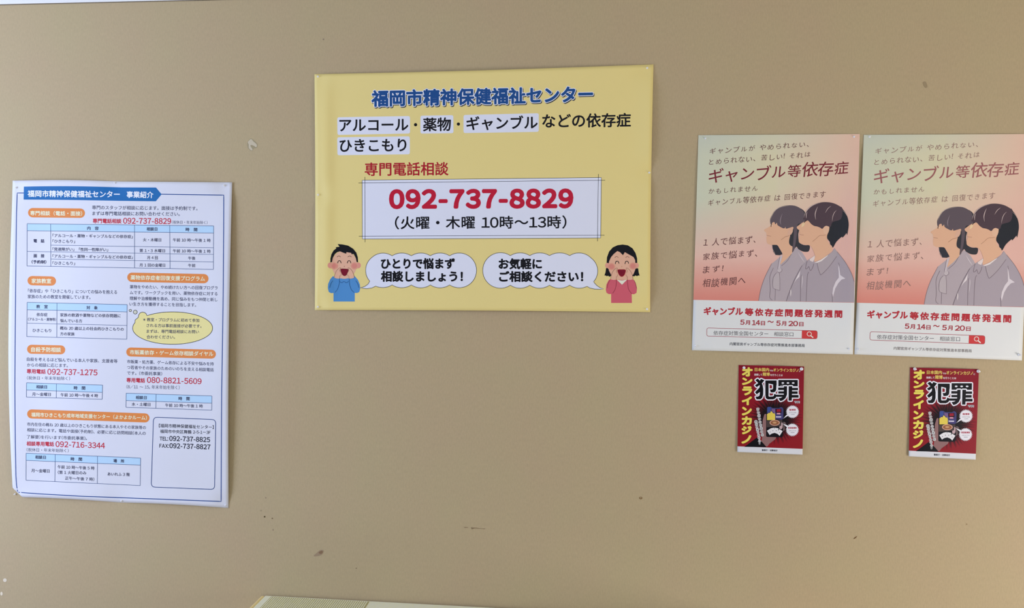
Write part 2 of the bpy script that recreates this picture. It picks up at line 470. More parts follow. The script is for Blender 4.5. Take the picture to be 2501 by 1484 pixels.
table(A, (277,525), (2175,548), (2172,990), (275,955),
      [((516,528),(517,960)), ((1370,538),(1370,975)), ((1728,543),(1731,982))],
      [((516,743),(2174,770)), ((276,807),(2173,838)), ((517,884),(2172,915))],
      [('内　容', 888, 1003, 588, 590, 'b'), ('相談日', 1493, 1600, 596, 597, 'b'), ('時　間', 1890, 2008, 601, 603, 'b'),
       ('電　話', 342, 450, 716, 718, 'b'), ('「アルコール・薬物・ギャンブルなどの依存症」', 535, 1350, 663, 674), ('「ひきこもり」', 535, 762, 720, 723),
       ('火・木曜日', 1455, 1640, 706, 708), ('午前 10 時～午後 1 時', 1760, 2143, 708, 713), ('「発達障がい」「性同一性障がい」', 535, 1098, 801, 808),
       ('第 1・3 水曜日', 1420, 1678, 815, 818), ('午前 10 時～午後 1 時', 1760, 2143, 819, 824), ('面　接', 342, 450, 868, 870, 'b'), ('（予約制）', 322, 470, 930, 932, 'b'),
       ('「アルコール・薬物・ギャンブルなどの依存症」', 535, 1350, 872, 884), ('月 4 回', 1497, 1605, 887, 889), ('午後', 1915, 1988, 893, 894),
       ('「ひきこもり」', 535, 762, 943, 946), ('月 1 回の金曜日', 1420, 1680, 963, 966), ('午前', 1915, 1988, 967, 968)],
      [(276,596), (2175,620)])
t = P1.part('paragraph_lettering')
T(t, B, '「依存症」や「ひきこもり」についての悩みを抱える', 285, 1190, 226, 240, em=42)
T(t, B, '家族のための教室を開催しています。', 282, 920, 285, 293, em=42); t.done()
table(B, (277,325), (1295,348), (1290,700), (272,673), [((580,332),(578,681))], [((275,537),(1292,560))],
      [('教　室', 370, 485, 385, 387, 'b'), ('対　象', 880, 993, 396, 398, 'b'), ('依存症', 372, 482, 466, 468), ('（アルコール・薬物等）', 285, 570, 512, 515, '', 34),
       ('家族の飲酒や薬物などの依存問題に', 612, 1228, 470, 480), ('悩んでいる方', 612, 835, 528, 532), ('ひきこもり', 332, 520, 627, 630),
       ('概ね 20 歳以上の社会的ひきこもりの', 610, 1258, 604, 616), ('方の家族', 612, 758, 662, 665)],
      [(276,400), (1294,422)])
t = P1.part('paragraph_lettering')
for st, x0, x1, a, b in (('薬物をやめたい、やめ続けたい方への回復プログラ', 1322, 2215, 185, 196), ('ムです。ワークブックを用い、薬物依存症に対する', 1322, 2213, 243, 256),
                         ('理解や治療動機を高め、同じ悩みをもつ仲間と新し', 1320, 2213, 302, 316), ('い生き方を獲得することを目指します。', 1318, 1995, 360, 370)):
    T(t, B, st, x0, x1, a, b, em=40)
t.done()
bb = P1.part('thought_bubble', label='pale yellow thought bubble')
e = [(1757 + 407*math.cos(a*math.pi/36), 587 + 165*math.sin(a*math.pi/36)) for a in range(-43, 25)]
bub = e + [(1410, 700), (1362, 640), (1350, 578), (1365, 525), (1410, 476), (1412, 452), (1426, 431), (1450, 424), (1473, 430), (1488, 443)]
bub = [(1757 + 407*math.cos(math.radians(a)), 587 + 165*math.sin(math.radians(a))) for a in range(-130, 206, 6)] + [(1375, 505), (1408, 478), (1411, 455), (1426, 432), (1450, 424), (1474, 430), (1490, 444)]
YB = (214, 208, 150)
bb.poly(B(*bub), YB, 0)
for cx, cy, r in ((1327, 408, 12), (1377, 424, 20)): bb.poly(B(*ell(cx, cy, r, r, 16)), (190, 194, 186), 0)
bb.done()
o = P1.part('outline', bb); o.line(B(*bub), 1.3, (30, 32, 40), 1, closed=True)
for cx, cy, r in ((1327, 408, 12), (1377, 424, 20)): o.line(B(*ell(cx, cy, r, r, 16)), 1.2, (30, 32, 40), 1, closed=True)
o.done()
t = P1.part('lettering', bb)
for st, x0, x1, a, b in (('※教室・プログラムに初めて参加', 1458, 2028, 517, 526), ('される方は事前面接が必要です。', 1492, 2050, 577, 584),
                         ('まずは、専門電話相談にお問い', 1492, 2025, 636, 642), ('合わせください。', 1492, 1780, 693, 696)):
    T(t, B, st, x0, x1, a, b, em=38, level=3)
t.done()
t = P1.part('paragraph_lettering')
T(t, B, '自殺を考えるほど悩んでいる本人や家族、支援者等', 273, 1195, 922, 942, em=41)
T(t, B, 'からの相談に応じます。', 275, 690, 980, 986, em=41); t.done()
t = P1.part('telephone_lettering', label='red telephone line')
T(t, B, '専用電話', 273, 463, 1048, 1052, RED, em=49, bold=0.03)
T(t, B, '092-737-1275', 483, 990, 1058, 1067, RED, em=76, bold=0.018, by=0.0, track=0.07)
T(t, B, '(祝休日・年末年始除く)', 275, 712, 1111, 1118, em=40, bold=0.0); t.done()
t = P1.part('paragraph_lettering')
for st, x0, x1, a, b in (('市販薬・処方薬、ゲーム依存による不安や悩みを持', 1293, 2175, 945, 970), ('つ若者やその家族のためのいのちを支える相談電話', 1293, 2175, 1004, 1030),
                         ('です。(市委託事業)', 1293, 1650, 1062, 1070)):
    T(t, B, st, x0, x1, a, b, em=40)
t.done()
t = P1.part('telephone_lettering', label='dark red telephone line')
T(t, B, '専用電話', 1288, 1475, 1138, 1142, RED, em=49, bold=0.03)
T(t, B, '080-8821-5609', 1497, 2050, 1142, 1156, RED, em=76, bold=0.018, by=0.0, track=0.07)
T(t, D, '(8/11 ～ 15, 年末年始を除く)', 1273, 1807, 200, 208, em=42, bold=0.0); t.done()
table(D, (267,142), (1032,165), (1028,308), (265,285), [((568,151),(566,294))], [],
      [('相談日', 365, 472, 199, 201, 'b'), ('時　間', 743, 857, 210, 212, 'b'), ('月～金曜日', 323, 510, 273, 276), ('午前 10 時～午後 4 時', 610, 985, 280, 289)],
      [(266,214), (1031,238)])
table(D, (1270,246), (2133,274), (2131,417), (1268,388), [((1571,256),(1569,398))], [],
      [('相談日', 1367, 1475, 306, 308, 'b'), ('時　間', 1798, 1908, 317, 319, 'b'), ('水・土曜日', 1325, 1513, 374, 378), ('午前 10 時～午後 1 時', 1663, 2040, 384, 394)],
      [(1269,320), (2132,346)])
t = P1.part('paragraph_lettering')
for st, x0, x1, a, b in (('市内在住の概ね 20 歳以上のひきこもり状態にある本人やその家族等の', 272, 1468, 575, 610), ('相談に応じます。電話や面接(予約制)、必要に応じ訪問相談(本人の', 272, 1466, 632, 668),
                         ('了解要)を行います(市委託事業)。', 270, 875, 702, 718)):
    T(t, D, st, x0, x1, a, b, em=39)
t.done()
t = P1.part('telephone_lettering', label='red telephone line')
T(t, D, '相談専用電話', 268, 542, 775, 780, RED, em=48, bold=0.03)
T(t, D, '092-716-3344', 560, 1055, 785, 801, RED, em=74, bold=0.018, by=0.0, track=0.07)
T(t, D, '(祝休日・年末年始除く)', 268, 690, 832, 842, em=39, bold=0.0); t.done()
table(D, (263,850), (1415,898), (1412,1175), (262,1122), [((555,862),(552,1136)), ((982,880),(980,1156))], [],
      [('相談日', 355, 460, 906, 909, 'b'), ('時　間', 712, 825, 925, 928, 'b'), ('場　所', 1142, 1250, 943, 947, 'b'), ('月～金曜日', 315, 497, 1041, 1047),
       ('午前 10 時～午後 5 時', 580, 950, 1005, 1018), ('(第 1 火曜日のみ', 582, 868, 1059, 1066), ('正午～午後 7 時)', 655, 948, 1118, 1130), ('あいれふ 3 階', 1083, 1305, 1076, 1082)],
      [(263,922), (1414,970)])
g = P1.part('contact_box', label='rounded navy contact box')
g.line(rrect(*D((1545,487), (2172,512), (2160,1215), (1522,1190)), 10), 1.6, (36, 64, 124), 0, closed=True); g.done()
t = P1.part('lettering', g)
BK = (24, 26, 44)
T(t, D, '【福岡市精神保健福祉センター】', 1600, 2150, 590, 606, BK, em=40, bold=0.012)
T(t, D, '福岡市中央区舞鶴 2-5-1ー3F', 1612, 2120, 647, 659, BK, em=40, bold=0.012)
T(t, D, 'TEL:', 1608, 1692, 720, 723, BK, em=50, bold=0.022, by=0.0)
T(t, D, '092-737-8825', 1705, 2113, 724, 738, BK, em=64, bold=0.024, by=0.0, track=0.07)
T(t, D, 'FAX:', 1605, 1700, 793, 796, BK, em=50, bold=0.022, by=0.0)
T(t, D, '092-737-8827', 1707, 2117, 797, 811, BK, em=64, bold=0.024, by=0.0, track=0.07); t.done()

LIGHT[:] = [0.75, 0.78, 0.90]
# ================================================================== 2. yellow A1 poster
YEL = (212, 197, 132); PW = (206, 211, 229)
def h_yel(u, v):
    l = 0.0062*math.exp(-((u-0.035)/0.022)**2)*(0.55+0.45*math.sin(math.pi*v)) + 0.002*math.exp(-(u/0.02)**2)
    r = 0.0060*math.exp(-((1-u)/0.035)**2)*(0.35+0.65*abs(math.sin(math.pi*v*1.8)))
    b = 0.0035*math.exp(-((1-v)/0.06)**2)*math.sin(math.pi*u)
    t = 0.0030*math.exp(-(v/0.05)**2)*math.sin(math.pi*u)
    return 0.0016 + l + r + b + t + 0.0015*math.sin(math.pi*u)*(1+0.6*math.sin(2*math.pi*v+1))
def warp_yel(u, v):
    return (1.5*math.exp(-(u/0.04)**2)*math.sin(math.pi*min(1, v*1.0)) - 2.0*math.exp(-((1-u)/0.04)**2)*math.sin(math.pi*v),
            2.5*math.sin(math.pi*u)*math.exp(-(v/0.08)**2) - 1.5*math.sin(math.pi*u)*math.exp(-((1-v)/0.08)**2))
P2 = Poster('advice_poster', [(768, 181), (1596, 157), (1588, 762), (769, 757)], (0.841, 0.594), 0.0085, h_yel,
            'large yellow landscape poster with a red telephone number in a white box', 'poster', warp=warp_yel,
            pins=[(777, 187), (1581, 166), (777.5, 475.5), (1586, 421.5), (777, 749), (1581, 755)], base=YEL)
K4 = Crop(740, 140, 4.637); K5 = Crop(1160, 140, 4.637); K6 = Crop(740, 440, 4.365); K7 = Crop(1160, 440, 4.365)
BLK = (14, 14, 18)
t = P2.part('title_lettering', label='blue title lettering with white outline')
TT = '福岡市精神保健福祉センター'
for rgb, bo, lv, dx, dy, cp_ in (((58, 60, 62), 0.078, 0, 1.6, 2.2, 10), ((214, 218, 230), 0.078, 2, 0, 0, 12), ((24, 70, 132), 0.036, 4, 0, 0, 8)):
    t.text(TT, 908.5, 259.8, 1447, 248.4, rgb, em=41.5, bold=bo, level=lv, dx=dx, dy=dy, copies=cp_, up=(0.0, -1.0))
t.done()
def tagbox(pts, st, x0, y0, x1, y1, em=35):
    g = P2.part('word_box', label='white rounded word box'); g.poly(rrect(*pts, 5), PW, 0); g.done()
    t = P2.part('lettering', g); t.text(st, x0, y0, x1, y1, BLK, em=em, bold=0.022, level=2, copies=6, up=(0, -1)); t.done()
tagbox(K4((388,678),(1212,664),(1213,862),(390,878)), 'アルコール', K4.x(415), K4.y(842), K4.x(1190), K4.y(834))
tagbox(K4((1330,660),(1703,654),(1705,858),(1330,863)), '薬物', K4.x(1362), K4.y(836), K4.x(1672), K4.y(830))
tagbox([(1132, 280.6), (1316, 276.3), (1315.8, 321.8), (1132, 324.8)], 'ギャンブル', 1139.8, 317.5, 1312.5, 314.6)
tagbox(K4((388,905),(1210,893),(1211,1097),(390,1108)), 'ひきこもり', K4.x(418), K4.y(1072), K4.x(1168), K4.y(1065))
for cx, cy in ((1275, 762), (1760, 755)): P2.part('middle_dot').poly(K4(*ell(cx, cy, 18, 18, 20)), BLK, 0).done()
t = P2.part('lettering')
t.text('などの依存症', K5.x(765), K5.y(797), K5.x(1762), K5.y(785), BLK, em=36, bold=0.022, level=0, copies=6, up=(0, -1)); t.done()
t = P2.part('lettering', label='dark red lettering')
t.text('専門電話相談', K4.x(702), K4.y(1340), K4.x(1645), K4.y(1333), (158, 24, 40), em=34.5, bold=0.018, copies=6, up=(0, -1)); t.done()
g = P2.part('telephone_box', label='white telephone number box')
q = [(884.5, 439.8), (1468.8, 433.3), (1467, 580.9), (885, 583.4)]
g.poly(q, PW, 0); g.done()
l = P2.part('box_rule', g)
l.line(q, 1.0, (30, 32, 40), 1, closed=True)
for a, b in (((891.2, 432), (891.7, 591.2)), ((875.4, 446.7), (1478, 439.8)), ((1461.5, 424.7), (1459.4, 588.9)), ((876.3, 576.5), (1476.2, 574))): l.line([a, b], 1.0, (30, 32, 40), 1)
l.done()
t = P2.part('number_lettering', g, 'red telephone number')
t.text('092-737-8829', 953, 505.4, 1397.5, 503.6, (176, 22, 50), em=57, bold=0.052, level=3, copies=10, by=-0.03, track=0.11, up=(0, -1)); t.done()
t = P2.part('hours_lettering', g)
t.text('(火曜・木曜 10時～13時)', 965, 559, 1383, 557, BLK, em=33, bold=0.018, level=3, copies=6, track=0.03, up=(0, -1)); t.done()

def bubble(pts, cr, lines):
    g = P2.part('speech_bubble', label='white scalloped speech bubble'); g.poly(cr(*pts), PW, 0); g.done()
    o = P2.part('outline', g); o.line(cr(*pts), 1.1, (34, 34, 40), 1, closed=True); o.done()
    t = P2.part('lettering', g)
    for st, x0, x1, y in lines: t.text(st, cr.x(x0), cr.y(y), cr.x(x1), cr.y(y), BLK, em=27, bold=0.042, level=3, copies=8, up=(0, -1))
    t.done()
def arc3(a, m, b, n=10):
    """points of the circle through a, m, b, from a to b (without b)"""
    ax, ay = a; bx, by = m; cx, cy = b
    d = 2*(ax*(by-cy)+bx*(cy-ay)+cx*(ay-by))
    ux = ((ax*ax+ay*ay)*(by-cy)+(bx*bx+by*by)*(cy-ay)+(cx*cx+cy*cy)*(ay-by))/d
    uy = ((ax*ax+ay*ay)*(cx-bx)+(bx*bx+by*by)*(ax-cx)+(cx*cx+cy*cy)*(bx-ax))/d
    r = math.hypot(ax-ux, ay-uy); t0 = math.atan2(ay-uy, ax-ux); tm = math.atan2(by-uy, bx-ux); t1 = math.atan2(cy-uy, cx-ux)
    def nz(x): return x % (2*math.pi)
    if nz(tm-t0) < nz(t1-t0): sp = nz(t1-t0)
    else: sp = -nz(t0-t1)
    return [(ux+r*math.cos(t0+sp*i/n), uy+r*math.sin(t0+sp*i/n)) for i in range(n)]
b1 = (arc3((950,805),(850,776),(740,818)) + arc3((740,818),(668,950),(712,1075), 14) + [(712,1075),(695,1105),(665,1128),(635,1140),(610,1143),(640,1151),(680,1155),(735,1147)]
      + arc3((775,1128),(862,1143),(950,1115)) + arc3((950,1115),(1052,1145),(1155,1115)) + arc3((1155,1115),(1258,1146),(1358,1115)) + arc3((1358,1115),(1462,1146),(1563,1115))
      + arc3((1563,1115),(1850,960),(1563,805), 26) + arc3((1563,805),(1460,775),(1358,805)) + arc3((1358,805),(1257,775),(1155,805)) + arc3((1155,805),(1052,775),(950,805)))
bubble(b1, K6, [('ひとりで悩まず', 835, 1615, 942), ('相談しましょう！', 835, 1700, 1078)])
b2 = (arc3((378,803),(83,960),(378,1118), 26) + arc3((378,1118),(482,1150),(585,1118)) + arc3((585,1118),(690,1150),(795,1118)) + arc3((795,1118),(903,1150),(1010,1118))
      + arc3((1010,1118),(1110,1150),(1195,1130)) + [(1195,1130),(1225,1148),(1280,1160),(1330,1162),(1375,1157),(1335,1145),(1300,1122),(1275,1095)]
      + arc3((1265,1080),(1308,950),(1240,830), 12) + arc3((1240,830),(1130,775),(1010,803), 10) + arc3((1010,803),(905,773),(795,803)) + arc3((795,803),(690,773),(585,803)) + arc3((585,803),(482,773),(378,803)))
bubble(b2, K7, [('お気軽に', 257, 710, 944), ('ご相談ください！', 262, 1150, 1080)])

SK = (208, 165, 142); SKL = (130, 84, 66)
def mir(pts, c): return [(2*c - x, y) for x, y in pts]
def blush(part, cr, cx, cy, r, lv):
    for k, (f_, rgb) in enumerate(((1.0, (205, 150, 130)), (0.82, (202, 138, 122)), (0.6, (199, 126, 116)))):
        part.poly(cr(*ell(cx, cy, r*f_, r*f_*0.95, 20)), rgb, lv + k)
# --- the boy printed at the lower left
g = P2.part('boy_drawing', label='printed drawing of a boy in a blue sweater calling out')
g.poly(K6((325,1292),(325,1200),(300,1203),(275,1190),(265,1150),(268,1105),(290,1055),(318,1022),(345,1030),(385,1045),(490,1045),(530,1035),(550,1020),(585,1060),(606,1110),(611,1150),(600,1190),(578,1201),(552,1200),(552,1292)), (74, 132, 190), 0)
g.done()
s_ = P2.part('skin', g)
for cx in (290, 590): s_.poly(K6(*ell(cx, 907, 27, 31, 20)), (206, 140, 128), 0)
s_.poly(K6(*[(440 + 137*math.cos(a*math.pi/24)*(1.0 if math.sin(a*math.pi/24) < 0 else 0.97), 900 + (150 if math.sin(a*math.pi/24) > 0 else 150)*math.sin(a*math.pi/24)) for a in range(48)]), SK, 1)
blush(s_, K6, 335, 912, 42, 2); blush(s_, K6, 548, 912, 42, 2)
s_.done()
hr = P2.part('hair', g)
hr.poly(K6((293,875),(293,835),(303,790),(325,750),(356,724),(348,714),(390,708),(370,680),(420,684),(480,696),(535,730),(567,770),(583,820),(586,875),(572,870),(564,830),(540,785),(518,788),(515,774),(490,770),(463,765),(460,782),(430,772),(395,757),(365,765),(340,785),(318,825),(308,872)), BLK, 6)
hr.done()
ft = P2.part('face_features', g)
for cx in (388, 491): ft.line(K6((cx-19,884),(cx-12,862),(cx,857),(cx+12,862),(cx+19,884)), 1.5, BLK, 6, smooth=4)
for cx in (382, 497): ft.line(K6((cx-19,818),(cx-6,808),(cx+6,808),(cx+19,818)), 0.9, BLK, 6, smooth=4)
ft.poly(K6(*ell(440, 917, 4, 4, 8)), SKL, 6)
mouth = [(403,947),(440,944),(481,950),(475,980),(462,1008),(445,1018),(425,1010),(410,985)]
ft.poly(K6(*mouth), (112, 14, 36), 6, smooth=3); ft.line(K6(*mouth), 0.7, (80, 14, 24), 7, smooth=3, closed=True)
ft.done()
lh = [(333,1038),(340,1005),(356,968),(375,945),(396,932),(400,942),(390,958),(398,975),(408,1000),(402,1018),(392,1015),(388,1048),(360,1047)]
for q in (lh, mir(lh, 440)):
    hd = P2.part('hand', g); hd.poly(K6(*q), SK, 8); hd.line(K6(*q[:8]), 0.7, SKL, 9, smooth=3); hd.line(K6(*q[8:12]), 0.6, SKL, 9); hd.done()
DB = (36, 78, 128)
for q in (((388,1048),(386,1100),(370,1155),(340,1196)), ((318,1070),(298,1100),(284,1145)), ((392,1078),(412,1092),(437,1078),(462,1092),(486,1076))):
    P2.part('sweater_line', g).line(K6(*q), 1.0, DB, 6, smooth=4).done()
for q in (((492,1048),(497,1110),(515,1165),(546,1196)), ((562,1070),(582,1100),(596,1145))): P2.part('sweater_line', g).line(K6(*q), 1.0, DB, 6, smooth=4).done()
# --- the girl printed at the lower right
g = P2.part('girl_drawing', label='printed drawing of a girl in a pink sweater calling out')
g.poly(K7((1452,1307),(1452,1212),(1425,1212),(1402,1198),(1395,1165),(1402,1110),(1425,1065),(1450,1048),(1480,1045),(1515,1058),(1570,1062),(1620,1058),(1652,1045),(1685,1052),(1712,1090),(1727,1150),(1722,1200),(1695,1215),(1671,1212),(1673,1307)), (192, 88, 104), 0)
g.done()
s_ = P2.part('hair', g)
s_.poly(K7((1398,935),(1392,980),(1380,1016),(1395,1014),(1405,1023),(1420,1016),(1432,1028),(1450,1020),(1470,940)), BLK, 0)
s_.poly(K7((1740,938),(1745,980),(1756,1018),(1742,1013),(1728,1022),(1712,1014),(1698,1024),(1680,1020),(1660,940)), BLK, 0)
s_.poly(K7((1403,885),(1408,820),(1430,760),(1470,715),(1520,692),(1575,685),(1630,693),(1680,725),(1712,775),(1728,830),(1730,885)), BLK, 0)
s_.done()
s_ = P2.part('skin', g)
for cx in (1412, 1722): s_.poly(K7(*ell(cx, 908, 25, 28, 20)), (208, 148, 132), 1)
fc = [(1425,910),(1428,960),(1450,1005),(1490,1042),(1535,1060),(1600,1060),(1650,1040),(1690,1000),(1708,955),(1711,910),(1708,850),(1690,818),(1650,795),(1598,766),(1578,798),(1545,765),(1518,754),(1480,785),(1450,820),(1430,865)]
s_.poly(K7(*fc), SK, 2)
s_.poly(K7((1513,1060),(1568,1068),(1622,1058),(1568,1113)), (228, 214, 198), 3)
blush(s_, K7, 1455, 920, 42, 3); blush(s_, K7, 1685, 914, 42, 3)
s_.done()
ft = P2.part('face_features', g)
for cx in (1517, 1620):
    ft.line(K7((cx-21,892),(cx-14,868),(cx,862),(cx+12,868),(cx+20,888)), 1.5, BLK, 6, smooth=4)
    ft.line(K7((cx-16,862),(cx-8,868)), 1.1, BLK, 6)
for cx in (1510, 1625): ft.line(K7((cx-20,825),(cx-6,814),(cx+6,814),(cx+20,824)), 0.8, (92, 52, 40), 6, smooth=4)
ft.poly(K7(*ell(1565, 920, 4, 6, 8)), (178, 128, 96), 6)
mouth = [(1522,955),(1563,951),(1605,955),(1602,985),(1590,1012),(1567,1027),(1543,1015),(1528,988)]
ft.poly(K7(*mouth), (112, 14, 36), 6, smooth=3); ft.line(K7(*mouth), 0.8, (170, 60, 50), 7, smooth=3, closed=True)
ft.done()
lh = [(1447,1056),(1455,1010),(1472,972),(1492,948),(1513,934),(1519,944),(1508,962),(1514,985),(1522,1005),(1516,1025),(1508,1022),(1505,1060),(1475,1062)]
for q in (lh, mir(lh, 1566)):
    hd = P2.part('hand', g); hd.poly(K7(*q), SK, 8); hd.line(K7(*q[:8]), 0.7, SKL, 9, smooth=3); hd.line(K7(*q[8:12]), 0.6, SKL, 9); hd.done()
for q in (((1508,1062),(1506,1110),(1495,1160),(1468,1205)), ((1440,1065),(1420,1100),(1410,1150)), ((1625,1062),(1628,1110),(1640,1165),(1672,1210)), ((1696,1065),(1712,1100),(1722,1150))):
    P2.part('sweater_line', g).line(K7(*q), 0.9, (140, 50, 68), 6, smooth=4).done()

LIGHT[:] = [0.73, 0.74, 0.85]
# ================================================================== 3. two pink B3 posters (same print)
G1 = Crop(1680, 310, 5.116); G2 = Crop(1680, 560, 4.637); G3 = Crop(1850, 480, 5.496)
def mix(a, b, t): t = max(0, min(1, t)); return tuple(x + (y-x)*t for x, y in zip(a, b))
def peach(u, v):
    top = mix((186, 190, 172), (198, 192, 164), u*2.2) if u < 0.5 else mix((198, 191, 166), (207, 173, 158), (u-0.5)*2.0)
    if v < 0.10: top = mix(top, (176, 182, 176), (0.10-v)*6*(1-u))
    lo = mix((208, 172, 161), (207, 165, 155), u)
    bot = (197, 120, 110)
    c = mix(top, lo, (v - 0.30 + 0.12*u)*3.6)
    return mix(c, bot, (v - 0.56)*4.4)
def couple_poster(name, quad, label, pins, hf, model=None, fade=0.0):
    FADE = (206, 186, 172)
    def fd(c): return mix(c, FADE, fade)
    p = Poster(name, quad, (0.364, 0.515), 0.0085, hf, label, 'poster', 'pink couple posters', pins=pins, model=model, base=(203, 205, 208))
    im = p.part('picture_ground', label='pale green to salmon pink printed ground')
    im.poly([(1706, 330), (2100, 327), (2085.5, 738.8), (1693.6, 731.8)], None, 0, grad=peach); im.done()
    wr = fd((98, 60, 60))
    HW = dict(jit=0.10, shear=0.06, up=(0.04, -1.0), level=2)
    def hand(cr, st, x0, y0, x1, y1, em, bo, rn):
        t = p.part('handwritten_line', label='brown handwritten line')
        t.text(st, cr.x(x0), cr.y(y0), cr.x(x1), cr.y(y1), wr, em=em/cr.k, bold=bo, rnd=rn, track=0.10, **HW); t.done()
    for st, x0, y0, x1, y1, em in (('ギャンブルが やめられない、', 270, 342, 1510, 248, 80), ('とめられない、苦しい! それは', 262, 475, 1527, 375, 80),
                                   ('かもしれません', 258, 838, 868, 798, 76), ('ギャンブル等依存症 は 回復できます', 250, 985, 1718, 875, 84)):
        hand(G1, st, x0, y0, x1, y1, em, 0.0, x1)
    for st, x0, y0, x1, y1, em in (('1 人で悩まず、', 175, 188, 765, 152, 88), ('家族で悩まず、', 172, 350, 785, 305, 88), ('まず!', 168, 495, 398, 480, 90), ('相談機関へ', 165, 655, 650, 620, 98)):
        hand(G2, st, x0, y0, x1, y1, em, 0.004, x1+1)
    t = p.part('handwritten_title', label='large dark red handwritten title')
    t.text('ギャンブル等依存症', G1.x(255), G1.y(705), G1.x(1998), G1.y(582), fd((112, 38, 48)), em=184/G1.k, bold=0.007, copies=6, rnd=5, **HW); t.done()
    sf = p.part('title_lettering', label='red title lettering')
    sf.text('ギャンブル', G2.x(183), G2.y(965), G2.x(620), G2.y(970), (166, 46, 56), em=90/G2.k, bold=0.045, copies=8, up=(0.02, -1))
    sf.text('等依存症問題啓発週間', G2.x(648), G2.y(974), G2.x(1745), G2.y(998), (166, 46, 56), em=88/G2.k, bold=0.042, copies=8, track=0.16, up=(0.02, -1)); sf.done()
    sf = p.part('date_lettering', label='red date lettering')
    for st, x0, x1, y, em, by in (('5', 594, 640, 1076, 72, 0), ('月', 652, 702, 1079, 56, .08), ('14', 728, 815, 1082, 72, 0), ('日', 828, 872, 1085, 54, .08), ('～', 903, 970, 1078, 72, .08),
                                  ('5', 1002, 1048, 1087, 72, 0), ('月', 1062, 1112, 1089, 56, .08), ('20', 1140, 1245, 1092, 72, 0), ('日', 1262, 1308, 1096, 54, .08)):
        sf.text(st, G2.x(x0), G2.y(y), G2.x(x1), G2.y(y), (150, 44, 56), em=em/G2.k, bold=0.03, copies=6, by=by, up=(0.02, -1))
    sf.done()
    sb = p.part('search_box', label='red edged search box')
    sb.line(rrect(*G2((215,1115),(1466,1147),(1464,1238),(213,1207)), 5), 1.1, (150, 60, 70), 0, closed=True)
    sb.poly(G2((1292,1146),(1445,1148),(1460,1155),(1465,1170),(1463,1220),(1458,1233),(1440,1238),(1290,1234)), (186, 58, 60), 0); sb.done()
    t = p.part('lettering', sb)
    t.text('依存症対策全国センター　相談窓口', G2.x(290), G2.y(1196), G2.x(1195), G2.y(1212), (82, 80, 86), em=54/G2.k, bold=0.0, up=(0.02, -1)); t.done()
    ic = p.part('magnifier_icon', sb, 'white magnifier icon')
    ic.line(G2(*ell(1375, 1183, 24, 24, 20)), 1.5, (226, 212, 206), 2, closed=True); ic.line(G2((1393,1203),(1420,1225)), 2.6, (226, 212, 206), 2); ic.done()
    t = p.part('footer_lettering')
    t.text('内閣官房ギャンブル等依存症対策推進本部事務局', G2.x(475), G2.y(1312), G2.x(1322), G2.y(1332), fd((70, 72, 80)), em=38/G2.k, bold=0.014, up=(0.02, -1)); t.done()
    # --- the couple
    g = p.part('woman_drawing', label='printed profile of a woman with bobbed hair and bow blouse')
    E_ = G3
    SH = (163, 152, 160); LNC = (112, 98, 108)
    g.poly(E_((340,780),(300,810),(190,900),(145,985),(100,1080),(45,1240),(15,1398),(392,1404),(450,1290),(600,930),(672,862),(600,745),(518,678),(455,770),(310,910),(300,860)), SH, 1); g.done()
    hb = p.part('hair', g)
    hb.poly(E_((420,640),(430,520),(470,300),(560,170),(600,170),(645,230),(665,420),(560,450),(555,600),(620,648),(700,655),(690,730),(640,740),(590,728),(545,700),(520,672),(468,742),(470,665)), (52, 52, 58), 2, smooth=3)
    hb.poly(E_((195,648),(260,640),(310,690),(335,772),(300,786),(240,782),(210,735)), (50, 50, 58), 2)
    hb.line(E_((198,655),(203,700),(225,745),(240,782)), 0.9, (160, 140, 140), 3, smooth=3); hb.done()
    sk = p.part('skin', g)
    SKC = (204, 162, 136)
    sk.poly(E_((200,345),(178,385),(150,410),(95,440),(90,458),(112,476),(122,492),(119,512),(128,532),(120,548),(122,590),(128,620),(150,638),(190,648),(262,648),(290,685),(322,740),(340,785),(318,870),(310,908),(455,770),(468,700),(466,650),(440,620),(440,500),(478,440),(480,380),(400,320),(300,300)), SKC, 3, smooth=2)
    sk.poly(E_((405,475),(425,440),(455,412),(478,422),(474,470),(455,505),(425,520),(400,505)), (200, 160, 140), 6)
    sk.line(E_((125,522),(150,526),(182,530)), 0.7, (150, 100, 92), 6, smooth=2)
    sk.line(E_((318,580),(345,560),(375,538),(430,524)), 0.8, (150, 108, 90), 6, smooth=3); sk.done()
    hf2 = p.part('fringe', g)
    hf2.poly(E_((448,505),(482,470),(505,560),(500,650),(470,668),(432,642),(424,600),(434,545)), (52, 52, 58), 4, smooth=2)
    hf2.poly(E_((172,340),(172,300),(190,258),(230,190),(300,140),(400,118),(500,122),(580,160),(625,215),(640,330),(600,360),(540,372),(530,500),(500,690),(465,745),(482,600),(486,420),(440,415),(385,430),(375,405),(362,425),(330,418),(270,382),(262,350),(240,372),(228,342),(205,345),(180,372)), (88, 78, 86), 5, smooth=3)
    hf2.line(E_((335,225),(312,290),(306,340),(318,378)), 1.6, (138, 124, 134), 6, smooth=4, taper=True)
    hf2.line(E_((180,310),(200,245),(250,175),(320,138),(420,122)), 0.9, (188, 172, 164), 6, smooth=4, taper=True)
    hf2.line(E_((182,405),(184,385),(192,362)), 1.3, (34, 30, 34), 6); hf2.line(E_((196,395),(204,385)), 1.0, (230, 216, 200), 6); hf2.done()
    bw = p.part('bow', g)
    bw.poly(E_((300,800),(338,782),(318,860),(306,905),(300,962),(272,965)), (182, 172, 180), 2)
    bw.poly(E_((268,985),(290,960),(322,966),(326,992),(300,1018),(270,1008)), (178, 168, 174), 4)
    bw.poly(E_((258,1020),(292,1022),(298,1120),(300,1258),(250,1250),(213,1230),(205,1190),(212,1090),(235,1045)), (170, 160, 166), 4)
